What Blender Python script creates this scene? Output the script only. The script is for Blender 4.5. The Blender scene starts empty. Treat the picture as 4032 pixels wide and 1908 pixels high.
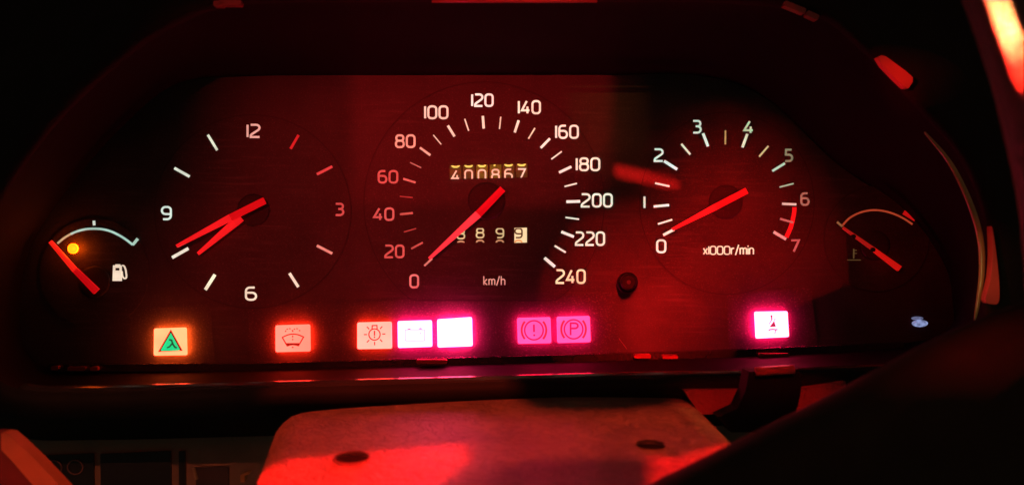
import bpy, bmesh, math, random
from mathutils import Vector, Matrix
random.seed(7)
S = bpy.context.scene
COL = S.collection
PI = math.pi

# ------------------------------------------------------------------ camera
F_PX = 3400.0            # focal length in photograph pixels (4032 wide)
DIST = 0.378             # metres to the dial plane along the view axis
PAN = math.radians(3.0)
ROLL = math.radians(0.35)
FWD = Vector((math.sin(PAN), math.cos(PAN), 0.0))
_R = Vector((math.cos(PAN), -math.sin(PAN), 0.0)); _U = Vector((0, 0, 1))
RGT = _R*math.cos(ROLL) + _U*math.sin(ROLL)
UPV = -_R*math.sin(ROLL) + _U*math.cos(ROLL)
CAM = -FWD*DIST
cd = bpy.data.cameras.new('camera'); cam = bpy.data.objects.new('camera', cd); COL.objects.link(cam)
cam.matrix_world = Matrix(((RGT.x, UPV.x, -FWD.x, CAM.x), (RGT.y, UPV.y, -FWD.y, CAM.y), (RGT.z, UPV.z, -FWD.z, CAM.z), (0, 0, 0, 1)))
cd.sensor_width = 36; cd.sensor_fit = 'HORIZONTAL'; cd.lens = F_PX/4032*36
cd.clip_start = 0.005; cd.clip_end = 50
cd.dof.use_dof = True; cd.dof.focus_distance = DIST; cd.dof.aperture_fstop = 11.0
S.camera = cam

def P(px, py, d=0.0):
    """photograph pixel -> point on the plane parallel to the dials, d metres in front of them"""
    r = FWD + RGT*((px-2016)/F_PX) + UPV*((954-py)/F_PX)
    return CAM + r*((-d-CAM.y)/r.y)

# ------------------------------------------------------------------ world, exposure
w = bpy.data.worlds.new("World"); S.world = w; w.use_nodes = True
w.node_tree.nodes['Background'].inputs[0].default_value = (0.30, 0.28, 0.21, 1)
w.node_tree.nodes['Background'].inputs[1].default_value = 0.10
S.view_settings.view_transform = 'Standard'; S.view_settings.look = 'None'
S.view_settings.exposure = 0; S.view_settings.gamma = 1
S.cycles.use_denoising = True
S.cycles.sample_clamp_indirect = 2.0
S.cycles.max_bounces = 4

# ------------------------------------------------------------------ lamps
def lamp_at(name, kind, pos, target, color, watts, **kw):
    l = bpy.data.lights.new(name, kind); o = bpy.data.objects.new(name, l); COL.objects.link(o)
    l.color = color; l.energy = watts
    for k, v in kw.items(): setattr(l, k, v)
    o.location = pos
    z = (Vector(pos)-Vector(target)).normalized()
    return o, z

def beam(name, px, py, hx, hy, color, watts, rot=0, blend=.2, d=0.0, pos=None, square=True, radius=.0015):
    """a red lamp whose beam covers hx x hy photograph pixels (half sizes) around px,py"""
    pos = Vector(pos) if pos else Vector((0.03, -0.62, 0.10))
    t = P(px, py, d)
    o, z = lamp_at(name, 'SPOT', pos, t, color, watts)
    dist = (pos-t).length
    hx_m = hx*DIST/F_PX; hy_m = hy*DIST/F_PX
    m = max(hx_m, hy_m)
    o.data.spot_size = 2*math.atan(m/dist); o.data.spot_blend = blend; o.data.use_square = square
    o.data.shadow_soft_size = radius
    up = Vector((-math.sin(rot), 0, math.cos(rot)))
    x = up.cross(z).normalized(); y = z.cross(x)
    M = Matrix(((x.x, y.x, z.x, pos.x), (x.y, y.y, z.y, pos.y), (x.z, y.z, z.z, pos.z), (0, 0, 0, 1)))
    o.matrix_world = M @ Matrix.Diagonal((hx_m/m, hy_m/m, 1, 1))
    return o

RED = (1.0, 0.008, 0.008); MAROON = (1.0, .014, .018); ORANGE = (1.0, .09, .03)
def area(name, pos, target, color, watts, sx, sy, spread=PI):
    o, z = lamp_at(name, 'AREA', pos, target, color, watts, shape='RECTANGLE', size=sx, size_y=sy, spread=spread)
    o.rotation_euler = z.to_track_quat('Z', 'Y').to_euler()
    return o

R = math.radians
D2 = 4032/2576
ZC, YC, SLOPE = -.0565, -.052, .10
def X(px, py):
    """photograph pixel -> point on the top plane of the column cover, which falls towards the driver"""
    r = FWD + RGT*((px-2016)/F_PX) + UPV*((954-py)/F_PX)
    k = (ZC+SLOPE*(CAM.y-YC)-CAM.z)/(r.z-SLOPE*r.y)
    return CAM+r*k

LIGHT_MASKS = []
def at_depth(d): return lambda x, y: P(x, y, d)
def hooded(name, poly, pos, color, watts, soft=.5, where=None, p=.05):
    """added, unseen spot lamp behind a plate with an opening; poly in 2576-wide photograph pixels is where its light falls"""
    pts = [(where or P)(x*D2, y*D2) for x, y in poly]
    L = Vector(pos); c = sum(pts, Vector())/len(pts); ax = (c-L).normalized()
    h = [L+(t-L)*(p/((t-L).dot(ax))) for t in pts]
    u = Vector((1, 0, 0)); u = (u-ax*u.dot(ax)).normalized(); v = ax.cross(u); o0 = L+ax*p
    q = [((t-o0).dot(u), (t-o0).dot(v)) for t in h]
    rad = max(math.hypot(*t) for t in q)
    o, zz = lamp_at(name, 'SPOT', L, c, color, watts, shadow_soft_size=soft*.0004, spot_blend=.02)
    o.data.spot_size = 2*math.atan(rad*1.12/p); o.rotation_euler = zz.to_track_quat('Z', 'Y').to_euler()
    LIGHT_MASKS.append((L, ax, u, v, o0, q, rad*1.45+.0015, p))

cabin = area('cabin_lamp', (0.10, -0.60, 0.34), (0.0, -0.10, -0.08), (1.0, .10, .035), 0.16, .12, .12)
# added lamps out of view, each beam cut to one patch of light
hooded('red_fill_a', [(880, -10), (1543, -10), (1540, 430), (1520, 520), (880, 520)], (.02, -.62, .13), MAROON, 5.5, .9)
hooded('red_fill_c', [(890, 150), (1500, 150), (1500, 480), (1450, 530), (1330, 600), (1235, 740), (1225, 905), (890, 905)], (-.22, -.62, .03), MAROON, 7.5, 5)
hooded('red_fill_b', [(600, 190), (940, 150), (940, 905), (300, 905), (420, 640), (560, 420)], (-.14, -.62, .13), MAROON, 6, 5)
hooded('red_fill_d', [(1700, 450), (1760, 370), (1850, 345), (1930, 400), (1990, 480), (2040, 600), (2130, 760), (1800, 765), (1740, 740), (1690, 640), (1680, 540)], (.02, -.62, -.01), RED, 26, 5)
hooded('red_fill_e', [(1590, 600), (1660, 690), (1750, 790), (1830, 850), (1830, 880), (1480, 885), (1490, 790), (1400, 775), (1500, 700), (1560, 680)], (.02, -.62, .27), RED, 130, 6)
hooded('red_fill_e_core', [(1620, 760), (1720, 760), (1740, 860), (1600, 870)], (-.14, -.62, -.01), RED, 110, 6)
hooded('red_fill_f', [(1545, 412), (1630, 432), (1715, 460), (1706, 480), (1620, 462), (1545, 444)], (-.14, -.62, .27), RED, 105, .4)
hooded('red_fill_g', [(1985, 330), (2130, 400), (2300, 520), (2390, 700), (2400, 830), (2300, 820), (2270, 750), (2130, 600), (2060, 440)], (-.30, -.62, .13), RED, 9, 5)
hooded('red_fill_corner', [(125, 905), (270, 905), (270, 945), (125, 945)], (-.46, -.62, -.01), RED, 35, 1)
hooded('amber_fill_h', [(1508, -10), (1545, -10), (1542, 430), (1520, 430)], (-.30, -.62, .27), (1, .3, .05), 22, 3)
hooded('red_fill_i', [(1545, 185), (1700, 185), (1640, 330), (1550, 420)], (-.46, -.62, .41), RED, 7, 3)
hooded('red_fill_top', [(540, -14), (640, -14), (1500, -14), (2060, -14), (2080, 60), (1980, 40), (1880, 14), (1500, 12), (640, 16), (540, 20)], (.10, -.62, -.12), RED, 8, 1, at_depth(.062))
hooded('yellow_fill_rim', [(2440, 600), (2478, 600), (2502, 780), (2470, 800)], (-.30, -.62, -.01), (1, .75, .25), 9, 2, at_depth(.062))
hooded('red_fill_rim', [(2488, -40), (2532, -40), (2568, 60), (2602, 140), (2640, 250), (2596, 235), (2550, 140), (2514, 70)], (-.30, -.27, .15), (1, .02, .01), 5000, .9, lambda x, y: P(x, y, .190))
hooded('warm_fill_rim', [(2508, -20), (2520, -20), (2560, 60), (2598, 150), (2606, 190), (2572, 130), (2540, 70)], (-.30, -.27, .22), (1, .45, .16), 7000, .9, lambda x, y: P(x, y, .190))
hooded('red_fill_spoke_edge', [(1880, 1106), (1960, 1058), (2030, 1010), (2110, 975), (2114, 984), (2036, 1024), (1966, 1070), (1886, 1114)], (.30, -.62, .56), RED, 220, 1, at_depth(.160))
hooded('amber_fill_cover', [(1700, 1025), (1745, 1025), (1850, 1100), (1790, 1120), (1750, 1060)], (.13, -.15, .36), (1, .32, .08), 4, 1, X)
hooded('warm_fill_switches', [(20, 1070), (700, 1075), (640, 1300), (20, 1300)], (-.14, -.62, -.01+.55), (1, .2, .1), 14, 4, lambda x, y: P(x, y, .04))
# added lamps out of view above the column cover, for its red patches
hooded('cover_fill_a', [(560, 1165), (720, 1158), (1180, 1124), (1186, 1165), (1130, 1215), (1000, 1270), (560, 1270)], (-.05, -.20, .34), RED, 70, 1.2, X, .05)
hooded('cover_fill_b', [(1634, 1150), (1700, 1160), (1840, 1110), (1860, 1180), (1700, 1290), (1640, 1290)], (.10, -.20, .34), RED, 60, 1.2, X, .05)
hooded('cover_fill_c', [(660, 990), (1250, 970), (1340, 1040), (1560, 1040), (1760, 1008), (1900, 1100), (1800, 1150), (1634, 1162), (1190, 1168), (1180, 1260), (560, 1260)], (.02, -.26, .40), (1, .06, .025), 15, 1.5, X, .05)
hooded('wedge_fill', [(2190, 120), (2320, 120), (2320, 240), (2190, 240)], (-.46, -.62, .13), RED, 32, 1, at_depth(.068))  # added lamps for the red glints, the lower panel and the corner strip
hooded('sliver_fill', [(2470, 560), (2530, 560), (2530, 780), (2470, 780)], (-.46, -.62, .27), RED, 18, 1, at_depth(.068))
hooded('panel_fill', [(1700, 970), (2100, 960), (2100, 1040), (1700, 1050)], (.02, -.62, .41), RED, 15, 1.5, at_depth(.066))
hooded('strip_fill', [(-40, 1050), (200, 1050), (200, 1300), (-40, 1300)], (-.14, -.62, .41), ORANGE, 12, 2, at_depth(.10))

# ------------------------------------------------------------------ materials
MC = {}
def lin(c):
    return tuple(((v/255)/12.92 if v/255 <= .04045 else ((v/255+.055)/1.055)**2.4) for v in c)

def plastic(name, base, rough=.5, spec=.5, bump=0, bscale=900, dust=0, kind='noise', dist=.0003):
    if name in MC: return MC[name]
    m = bpy.data.materials.new(name); m.use_nodes = True; nt = m.node_tree; b = nt.nodes['Principled BSDF']
    b.inputs['Roughness'].default_value = rough; b.inputs['Specular IOR Level'].default_value = spec
    tc = nt.nodes.new('ShaderNodeTexCoord')
    n1 = nt.nodes.new('ShaderNodeTexNoise'); n1.inputs['Scale'].default_value = 60; n1.inputs['Detail'].default_value = 6
    nt.links.new(tc.outputs['Object'], n1.inputs['Vector'])
    cr = nt.nodes.new('ShaderNodeMapRange'); cr.inputs[1].default_value = .3; cr.inputs[2].default_value = .7; cr.inputs[3].default_value = .8; cr.inputs[4].default_value = 1.2
    nt.links.new(n1.outputs[0], cr.inputs[0])
    mul = nt.nodes.new('ShaderNodeVectorMath'); mul.operation = 'SCALE'; mul.inputs[0].default_value = base
    nt.links.new(cr.outputs[0], mul.inputs['Scale'])
    last = mul.outputs[0]
    if dust:
        # fine specks of dust and lint lying on the surface
        n2 = nt.nodes.new('ShaderNodeTexNoise'); n2.inputs['Scale'].default_value = 1500; n2.inputs['Detail'].default_value = 3
        mp = nt.nodes.new('ShaderNodeMapping'); mp.inputs['Scale'].default_value = (1, 1, 1.6)
        nt.links.new(tc.outputs['Object'], mp.inputs[0]); nt.links.new(mp.outputs[0], n2.inputs['Vector'])
        r2 = nt.nodes.new('ShaderNodeMapRange'); r2.inputs[1].default_value = .56; r2.inputs[2].default_value = .72
        r2.inputs[4].default_value = dust
        nt.links.new(n2.outputs[0], r2.inputs[0])
        mx = nt.nodes.new('ShaderNodeMix'); mx.data_type = 'RGBA'; mx.inputs['B'].default_value = (.45, .42, .4, 1)
        nt.links.new(r2.outputs[0], mx.inputs['Factor']); nt.links.new(last, mx.inputs['A']); last = mx.outputs['Result']
    if name in ('black_dial_plate', 'matte_black_dial_print'):
        # wipe marks: long faint streaks
        n3 = nt.nodes.new('ShaderNodeTexNoise'); n3.inputs['Scale'].default_value = 1; n3.inputs['Detail'].default_value = 4
        m3 = nt.nodes.new('ShaderNodeMapping'); m3.inputs['Scale'].default_value = (45, 1, 700); m3.inputs['Rotation'].default_value = (0, .05, 0)
        nt.links.new(tc.outputs['Object'], m3.inputs[0]); nt.links.new(m3.outputs[0], n3.inputs['Vector'])
        r3 = nt.nodes.new('ShaderNodeMapRange'); r3.inputs[1].default_value = .52; r3.inputs[2].default_value = .8; r3.inputs[4].default_value = .22
        nt.links.new(n3.outputs[0], r3.inputs[0])
        n4 = nt.nodes.new('ShaderNodeTexNoise'); n4.inputs['Scale'].default_value = 22; nt.links.new(tc.outputs['Object'], n4.inputs['Vector'])
        r4 = nt.nodes.new('ShaderNodeMapRange'); r4.inputs[1].default_value = .45; r4.inputs[2].default_value = .65; nt.links.new(n4.outputs[0], r4.inputs[0])
        mm4 = nt.nodes.new('ShaderNodeMath'); mm4.operation = 'MULTIPLY'; nt.links.new(r3.outputs[0], mm4.inputs[0]); nt.links.new(r4.outputs[0], mm4.inputs[1])
        mx3 = nt.nodes.new('ShaderNodeMix'); mx3.data_type = 'RGBA'; mx3.inputs['B'].default_value = (.3, .28, .27, 1)
        nt.links.new(mm4.outputs[0], mx3.inputs['Factor']); nt.links.new(last, mx3.inputs['A']); last = mx3.outputs['Result']
    nt.links.new(last, b.inputs['Base Color'])
    if bump:
        if kind == 'leather':
            hs = []
            for sc_, k_ in ((bscale*.5, .7), (bscale*1.5, .4), (bscale*5, .25)):   # wrinkles, creases and fine grain
                t = nt.nodes.new('ShaderNodeTexNoise'); t.inputs['Scale'].default_value = sc_; t.inputs['Detail'].default_value = 3; t.inputs['Distortion'].default_value = .8
                nt.links.new(tc.outputs['Object'], t.inputs['Vector'])
                m1 = nt.nodes.new('ShaderNodeMath'); m1.operation = 'SUBTRACT'; m1.inputs[1].default_value = .5; nt.links.new(t.outputs[0], m1.inputs[0])
                m2 = nt.nodes.new('ShaderNodeMath'); m2.operation = 'ABSOLUTE'; nt.links.new(m1.outputs[0], m2.inputs[0])
                m3 = nt.nodes.new('ShaderNodeMapRange'); m3.inputs[2].default_value = .07; m3.inputs[4].default_value = k_; nt.links.new(m2.outputs[0], m3.inputs[0]); hs.append(m3.outputs[0])
            a1 = nt.nodes.new('ShaderNodeMath'); nt.links.new(hs[0], a1.inputs[0]); nt.links.new(hs[1], a1.inputs[1])
            a2 = nt.nodes.new('ShaderNodeMath'); nt.links.new(a1.outputs[0], a2.inputs[0]); nt.links.new(hs[2], a2.inputs[1]); out = a2.outputs[0]
        else:
            t = nt.nodes.new('ShaderNodeTexNoise'); t.inputs['Scale'].default_value = bscale; t.inputs['Detail'].default_value = 4
            nt.links.new(tc.outputs['Object'], t.inputs['Vector']); out = t.outputs[0]
        if kind == 'leather':   # darker in the creases
            g = nt.nodes.new('ShaderNodeMapRange'); g.inputs[2].default_value = 1.3; g.inputs[3].default_value = .62; nt.links.new(out, g.inputs[0])
            mm = nt.nodes.new('ShaderNodeVectorMath'); mm.operation = 'SCALE'; nt.links.new(last, mm.inputs[0]); nt.links.new(g.outputs[0], mm.inputs['Scale']); nt.links.new(mm.outputs[0], b.inputs['Base Color'])
        bp = nt.nodes.new('ShaderNodeBump'); bp.inputs['Strength'].default_value = bump; bp.inputs['Distance'].default_value = dist
        nt.links.new(out, bp.inputs['Height']); nt.links.new(bp.outputs[0], b.inputs['Normal'])
    MC[name] = m; return m

def glow(rgb, k=1.0, vary=.25, scale=160, linear=False):
    """back-lit print, bulbs and light guides, also lit counter wheels and a reflection; rgb as it shows in sRGB 0-255"""
    key = ('glow', tuple(rgb), k, vary, linear)
    if key in MC: return MC[key]
    c = rgb if linear else lin(rgb)
    m = bpy.data.materials.new('backlit_print'); m.use_nodes = True; nt = m.node_tree; b = nt.nodes['Principled BSDF']
    b.inputs['Base Color'].default_value = (*[min(.6, .05+.4*v) for v in c], 1) if not linear else (.3, .05, .05, 1)
    b.inputs['Roughness'].default_value = .45
    b.inputs['Emission Color'].default_value = (*c, 1)
    tc = nt.nodes.new('ShaderNodeTexCoord'); n = nt.nodes.new('ShaderNodeTexNoise'); n.inputs['Scale'].default_value = scale; n.inputs['Detail'].default_value = 3
    r = nt.nodes.new('ShaderNodeMapRange'); r.inputs[1].default_value = .3; r.inputs[2].default_value = .7
    r.inputs[3].default_value = k*(1-vary); r.inputs[4].default_value = k*(1+vary*.5)
    nt.links.new(tc.outputs['Object'], n.inputs['Vector']); nt.links.new(n.outputs[0], r.inputs[0]); nt.links.new(r.outputs[0], b.inputs['Emission Strength'])
    MC[key] = m; return m

M_FACE = plastic('matte_black_dial_print', (.043, .038, .037), rough=.52, spec=.3, bump=.15, bscale=2500, dust=.12, dist=.0001)
M_PLATE = plastic('black_dial_plate', (.044, .039, .038), rough=.52, spec=.3, bump=.15, bscale=2500, dust=.13, dist=.0001)
M_DUSTY = plastic('dusty_print', (.044, .039, .038), rough=.52, spec=.3, bump=.25, bscale=1100, dust=.17, dist=.0006)
M_KNOB = plastic('knob_black', (.006, .005, .005), rough=.5, spec=.2)
M_GROOVE = plastic('dark_groove', (.020, .017, .017), rough=.6)
M_HUB = plastic('hub_cap_plastic', (.032, .028, .028), rough=.6, spec=.2, dust=.06)
M_HOUSE = plastic('black_housing_plastic', (.030, .026, .024), rough=.42, spec=.4, bump=.3, bscale=1400, dist=.0002)
M_WALL = plastic('matte_black_wall', (.006, .0055, .005), rough=.8, spec=.12, bump=.3, bscale=1400, dist=.0002)
M_LIP = plastic('glossy_black_lip', (.03, .027, .025), rough=.2, spec=1.0, bump=.2, bscale=900, dist=.0002)
M_BEZEL = plastic('bezel_plastic', (.012, .011, .009), rough=.7, spec=.12, bump=.35, bscale=1200, dist=.0002)
M_COVER = plastic('beige_grained_plastic', (.42, .30, .20), rough=.36, spec=.55, bump=.9, bscale=330, kind='leather', dist=.0050)
M_TRIM = plastic('beige_trim_plastic', (.22, .15, .09), rough=.5, bump=.3, bscale=700)
M_WHEEL = plastic('black_wheel_leather', (.022, .024, .016), rough=.36, spec=.6, bump=.6, bscale=420, kind='leather', dist=.0005)
M_DARK = plastic('black_switch_plastic', (.012, .014, .013), rough=.45)
M_HOLE = plastic('shaded_hole_lining', (.010, .008, .007), rough=.7)  # black lining puts the shade inside the holes into the colour

# ------------------------------------------------------------------ object helpers
def thing(name, label, cat, loc=(0, 0, 0), group=None):
    o = bpy.data.objects.new(name, None); COL.objects.link(o); o.location = loc; o.empty_display_size = .01
    o['label'] = label; o['category'] = cat
    if group: o['group'] = group
    return o

def mesh_obj(name, verts, faces, mat, parent=None, smooth=False, label=None):
    me = bpy.data.meshes.new(name); me.from_pydata([tuple(v) for v in verts], [], faces); me.update()
    bm = bmesh.new(); bm.from_mesh(me); bmesh.ops.recalc_face_normals(bm, faces=bm.faces); bm.to_mesh(me); bm.free()
    me.materials.append(mat)
    if smooth:
        for p in me.polygons: p.use_smooth = True
    o = bpy.data.objects.new(name, me); COL.objects.link(o)
    if parent:
        o.parent = parent
        root = parent; off = Vector((0, 0, 0))
        while root: off += root.location; root = root.parent
        o.location = -off
    if label: o['label'] = label
    return o

class MB:
    def __init__(s): s.v = []; s.f = []
    def add(s, vs, fs):
        n = len(s.v); s.v += list(vs); s.f += [tuple(i+n for i in f) for f in fs]
    def build(s, name, mat, parent=None, smooth=False, label=None): return mesh_obj(name, s.v, s.f, mat, parent, smooth, label)

def prism(mb, poly, d, th):
    """flat polygon in photograph pixels, its front at d, th thick"""
    n = len(poly)
    fr = [P(x, y, d) for x, y in poly]; bk = [v+Vector((0, th, 0)) for v in fr]
    mb.add(fr+bk, [tuple(range(n)), tuple(range(2*n-1, n-1, -1))] + [(i, (i+1) % n, n+(i+1) % n, n+i) for i in range(n)])

def clip(poly, y0, y1):
    def half(pl, yc, keep):
        out = []
        for i in range(len(pl)):
            a, b = pl[i], pl[(i+1) % len(pl)]
            ia, ib = keep(a[1]), keep(b[1])
            if ia: out.append(a)
            if ia != ib:
                t = (yc-a[1])/(b[1]-a[1]); out.append((a[0]+t*(b[0]-a[0]), yc))
        return out
    poly = half(poly, y0, lambda y: y >= y0)
    return half(poly, y1, lambda y: y <= y1) if len(poly) > 2 else []

def stroke(mb, pts, wd, d=.0006, th=.0003, closed=False, yclip=None, taper=None):
    """thick line through pts (pixels), mitred, one joined strip"""
    n = len(pts); L = []; Rr = []
    for i in range(n):
        if closed: a, b, c = pts[i-1], pts[i], pts[(i+1) % n]
        else: a, b, c = pts[max(i-1, 0)], pts[i], pts[min(i+1, n-1)]
        d1 = Vector((b[0]-a[0], b[1]-a[1])); d2 = Vector((c[0]-b[0], c[1]-b[1]))
        if d1.length < 1e-6: d1 = d2
        if d2.length < 1e-6: d2 = d1
        d1.normalize(); d2.normalize(); t = d1+d2
        if t.length < 1e-4: t = d1
        t.normalize(); nn = Vector((-t.y, t.x)); k = 1/max(.45, nn.dot(Vector((-d1.y, d1.x))))
        ww = wd if taper is None else wd+(taper-wd)*i/(n-1)
        L.append((b[0]+nn.x*ww/2*k, b[1]+nn.y*ww/2*k)); Rr.append((b[0]-nn.x*ww/2*k, b[1]-nn.y*ww/2*k))
    if yclip:
        for i in range(n if closed else n-1):
            j = (i+1) % n
            q = clip([L[i], L[j], Rr[j], Rr[i]], *yclip)
            if len(q) > 2: prism(mb, q, d, th)
        return
    V = [P(*p, d) for p in L]+[P(*p, d) for p in Rr]
    V += [v+Vector((0, th, 0)) for v in V]
    F = []
    for i in range(n if closed else n-1):
        j = (i+1) % n
        F += [(i, j, n+j, n+i), (2*n+i, 3*n+i, 3*n+j, 2*n+j), (i, 2*n+i, 2*n+j, j), (n+i, n+j, 3*n+j, 3*n+i)]
    if not closed: F += [(0, n, 3*n, 2*n), (n-1, 3*n-1, 4*n-1, 2*n-1)]
    mb.add(V, F)

def arc(cx, cy, rx, ry, a0, a1, n=10):
    return [(cx+rx*math.cos(math.radians(a0+(a1-a0)*i/n)), cy+ry*math.sin(math.radians(a0+(a1-a0)*i/n))) for i in range(n+1)]
def disc(cx, cy, rx, ry=None, n=48): return arc(cx, cy, rx, ry or rx, 0, 360, n)[:-1]
def rrect(x0, y0, x1, y1, r, n=4):
    return arc(x1-r, y1-r, r, r, 0, 90, n)+arc(x0+r, y1-r, r, r, 90, 180, n)+arc(x0+r, y0+r, r, r, 180, 270, n)+arc(x1-r, y0+r, r, r, 270, 360, n)

# numerals drawn as strokes in a box 1 high (y up) and w wide
def glyph(c):
    w = .62
    if c == '0': return w, [(rrect(0, 0, w, 1, .24), True)]
    if c == '1': return .0, [([(0, 1), (0, 0)], False)]
    if c == '2': return w, [([(0, 1)]+arc(w-.24, .76, .24, .24, 90, -55, 6)+[(.06, .22), (0, .12), (0, 0), (w, 0)], False)]
    if c == '3': return w, [([(0, 1)]+arc(w-.24, .77, .21, .23, 90, -90, 6)+[(.2, .54)], False), ([(.3, .54)]+arc(w-.26, .27, .26, .27, 90, -90, 6)+[(0, 0)], False)]
    if c == '4': return w, [([(.40, 1), (0, .24), (w, .24)], False), ([(w*.74, .55), (w*.74, 0)], False)]
    if c == '5': return w, [([(w*.92, 1), (.07, 1), (.05, .56)]+arc(w-.27, .28, .27, .28, 90, -90, 6)+[(0, 0)], False)]
    if c == '6': return w, [([(w*.86, 1)]+arc(.25, .72, .25, .28, 90, 180, 4)+arc(.25, .25, .25, .25, 180, 270, 4)+arc(w-.25, .29, .25, .29, 270, 450, 8)+[(.04, .58)], False)]
    if c == '7': return w, [([(0, 1), (w, 1), (.2, 0)], False)]
    if c == '8': return w, [(rrect(.03, .54, w-.03, 1, .2), True), (rrect(0, 0, w, .54, .22), True)]
    if c == '9': return w, [([(w-x, 1-y) for x, y in p], k) for p, k in glyph('6')[1]]
    if c == 'k': return .42, [([(0, 1.2), (0, 0)], False), ([(.4, .8), (.03, .38), (.42, 0)], False)]
    if c == 'm': return .72, [([(0, 0), (0, .8)], False), ([(0, .62)]+arc(.18, .62, .18, .16, 180, 0, 6)+[(.36, 0)], False), ([(.36, .62)]+arc(.54, .62, .18, .16, 180, 0, 6)+[(.72, 0)], False)]
    if c == '/': return .36, [([(.36, 1.2), (0, -.1)], False)]
    if c == 'h': return .44, [([(0, 1.2), (0, 0)], False), ([(0, .6)]+arc(.22, .56, .22, .22, 180, 0, 6)+[(.44, 0)], False)]
    if c == 'x': return .44, [([(0, .75), (.44, 0)], False), ([(.44, .75), (0, 0)], False)]
    if c == 'r': return .30, [([(0, 0), (0, .78)], False), ([(0, .55), (.12, .76), (.32, .76)], False)]
    if c == 'i': return .0, [([(0, .76), (0, 0)], False), ([(0, 1.1), (0, .95)], False)]
    if c == 'n': return .44, [([(0, 0), (0, .78)], False), ([(0, .6)]+arc(.22, .56, .22, .22, 180, 0, 6)+[(.44, 0)], False)]
    if c == 'P': return .5, [([(0, 0), (0, 1)]+arc(.30, .78, .22, .22, 90, -90, 6)+[(0, .56)], False)]

def text(mb, s, x0, y0, x1, y1, wd, d=.0006, slant=0, gap=.26, yclip=None, rot=0, th=.0003):
    """string fitted to the pixel box (outer edges)"""
    x0 += wd/2; x1 -= wd/2; y0 += wd/2; y1 -= wd/2
    H = y1-y0; gs = [glyph(c) for c in s]
    tot = sum(g[0] for g in gs)+gap*(len(s)-1)
    k = (x1-x0)/tot if tot > .01 else H
    x = 0; cx, cy = (x0+x1)/2, (y0+y1)/2
    for g in gs:
        for pts, cl in g[1]:
            pp = [(x0+(x+a)*k+slant*(b-.5)*H, y1-b*H) for a, b in pts]
            if rot: pp = [(cx+(px-cx)*math.cos(rot)-(py-cy)*math.sin(rot), cy+(px-cx)*math.sin(rot)+(py-cy)*math.cos(rot)) for px, py in pp]
            stroke(mb, pp, wd, d=d, closed=cl, yclip=yclip, th=th)
        x += g[0]+gap

def catmull(pts, k=8, closed=True):
    out = []; n = len(pts)
    for i in range(n if closed else n-1):
        if closed: a, b, c, d = pts[i-1], pts[i], pts[(i+1) % n], pts[(i+2) % n]
        else: a, b, c, d = pts[max(i-1, 0)], pts[i], pts[i+1], pts[min(i+2, n-1)]
        for j in range(k):
            t = j/k
            out.append(tuple(.5*((2*b[q])+(-a[q]+c[q])*t+(2*a[q]-5*b[q]+4*c[q]-d[q])*t*t+(-a[q]+3*b[q]-3*c[q]+d[q])*t**3) for q in range(len(b))))
    if not closed: out.append(tuple(pts[-1]))
    return out

def tube(mb, pts, r, n=10, closed=False, cap=True):
    rings = []; N = len(pts); prev = None
    for i in range(N):
        a = pts[i-1] if (closed or i) else pts[i]; b = pts[(i+1) % N] if (closed or i < N-1) else pts[i]
        t = (Vector(b)-Vector(a)).normalized()
        ref = prev if prev else (Vector((0, 1, 0)) if abs(t.y) < .9 else Vector((1, 0, 0)))
        u = (ref-t*ref.dot(t)).normalized(); v = t.cross(u); prev = u
        rr = r[i] if isinstance(r, (list, tuple)) else r
        rings.append([Vector(pts[i])+u*rr*math.cos(2*PI*k/n)+v*rr*math.sin(2*PI*k/n) for k in range(n)])
    V = [p for rg in rings for p in rg]; F = []
    for i in range(N if closed else N-1):
        j = (i+1) % N
        F += [(i*n+k, i*n+(k+1) % n, j*n+(k+1) % n, j*n+k) for k in range(n)]
    if not closed and cap: F += [tuple(range(n)), tuple(range((N-1)*n, N*n))]
    mb.add(V, F)

def box3(mb, x0, x1, y0, y1, z0, z1):
    v = [(x, y, z) for x in (x0, x1) for y in (y0, y1) for z in (z0, z1)]
    mb.add([Vector(q) for q in v], [(0, 1, 3, 2), (4, 6, 7, 5), (0, 4, 5, 1), (2, 3, 7, 6), (0, 2, 6, 4), (1, 5, 7, 3)])

def low_dome(mb, cx, cy, r, d, h, n=40):
    """shallow cylinder with a rounded edge on the dial (pixels), front at d+h"""
    rings = [(r, 0), (r, .6), (r*.96, .85), (r*.88, 1)]
    V = [P(x, y, d+h*q) for rr, q in rings for x, y in disc(cx, cy, rr, n=n)]
    F = [(i*n+k, i*n+(k+1) % n, (i+1)*n+(k+1) % n, (i+1)*n+k) for i in range(3) for k in range(n)]
    F.append(tuple(range(3*n, 4*n))); mb.add(V, F)

# ------------------------------------------------------------------ instrument panel: plate, walls, bezel
DB = .060   # bezel stands this far in front of the dials
plate_ctrl = [(700, 330), (1000, 300), (1500, 297), (2000, 296), (2400, 296), (2750, 298), (3010, 385), (3290, 640), (3560, 830), (3720, 1040), (3755, 1190), (3740, 1300), (3560, 1350), (3100, 1381),
              (2400, 1404), (1700, 1424), (1000, 1442), (400, 1452), (190, 1445), (90, 1350), (80, 1150), (130, 950), (300, 700), (500, 480)]
open_ctrl = [(680, 110), (960, 22), (1500, 10), (2000, 8), (2420, 10), (2850, 14), (3200, 62), (3400, 210), (3620, 440), (3775, 620), (3868, 860), (3870, 1130), (3800, 1400), (3200, 1466),
             (2400, 1488), (1700, 1508), (1000, 1526), (400, 1540), (80, 1530), (-60, 1420), (-90, 1150), (-20, 850), (200, 520), (430, 290)]
ic = thing('instrument_panel', 'black instrument panel behind the wheel, a wide faceplate sunk in a deep curved bezel', 'instrument panel', loc=tuple(P(2016, 1460, .03)))
K = 8
pl = catmull(plate_ctrl, K); op = catmull(open_ctrl, K); N = len(pl)
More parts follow.
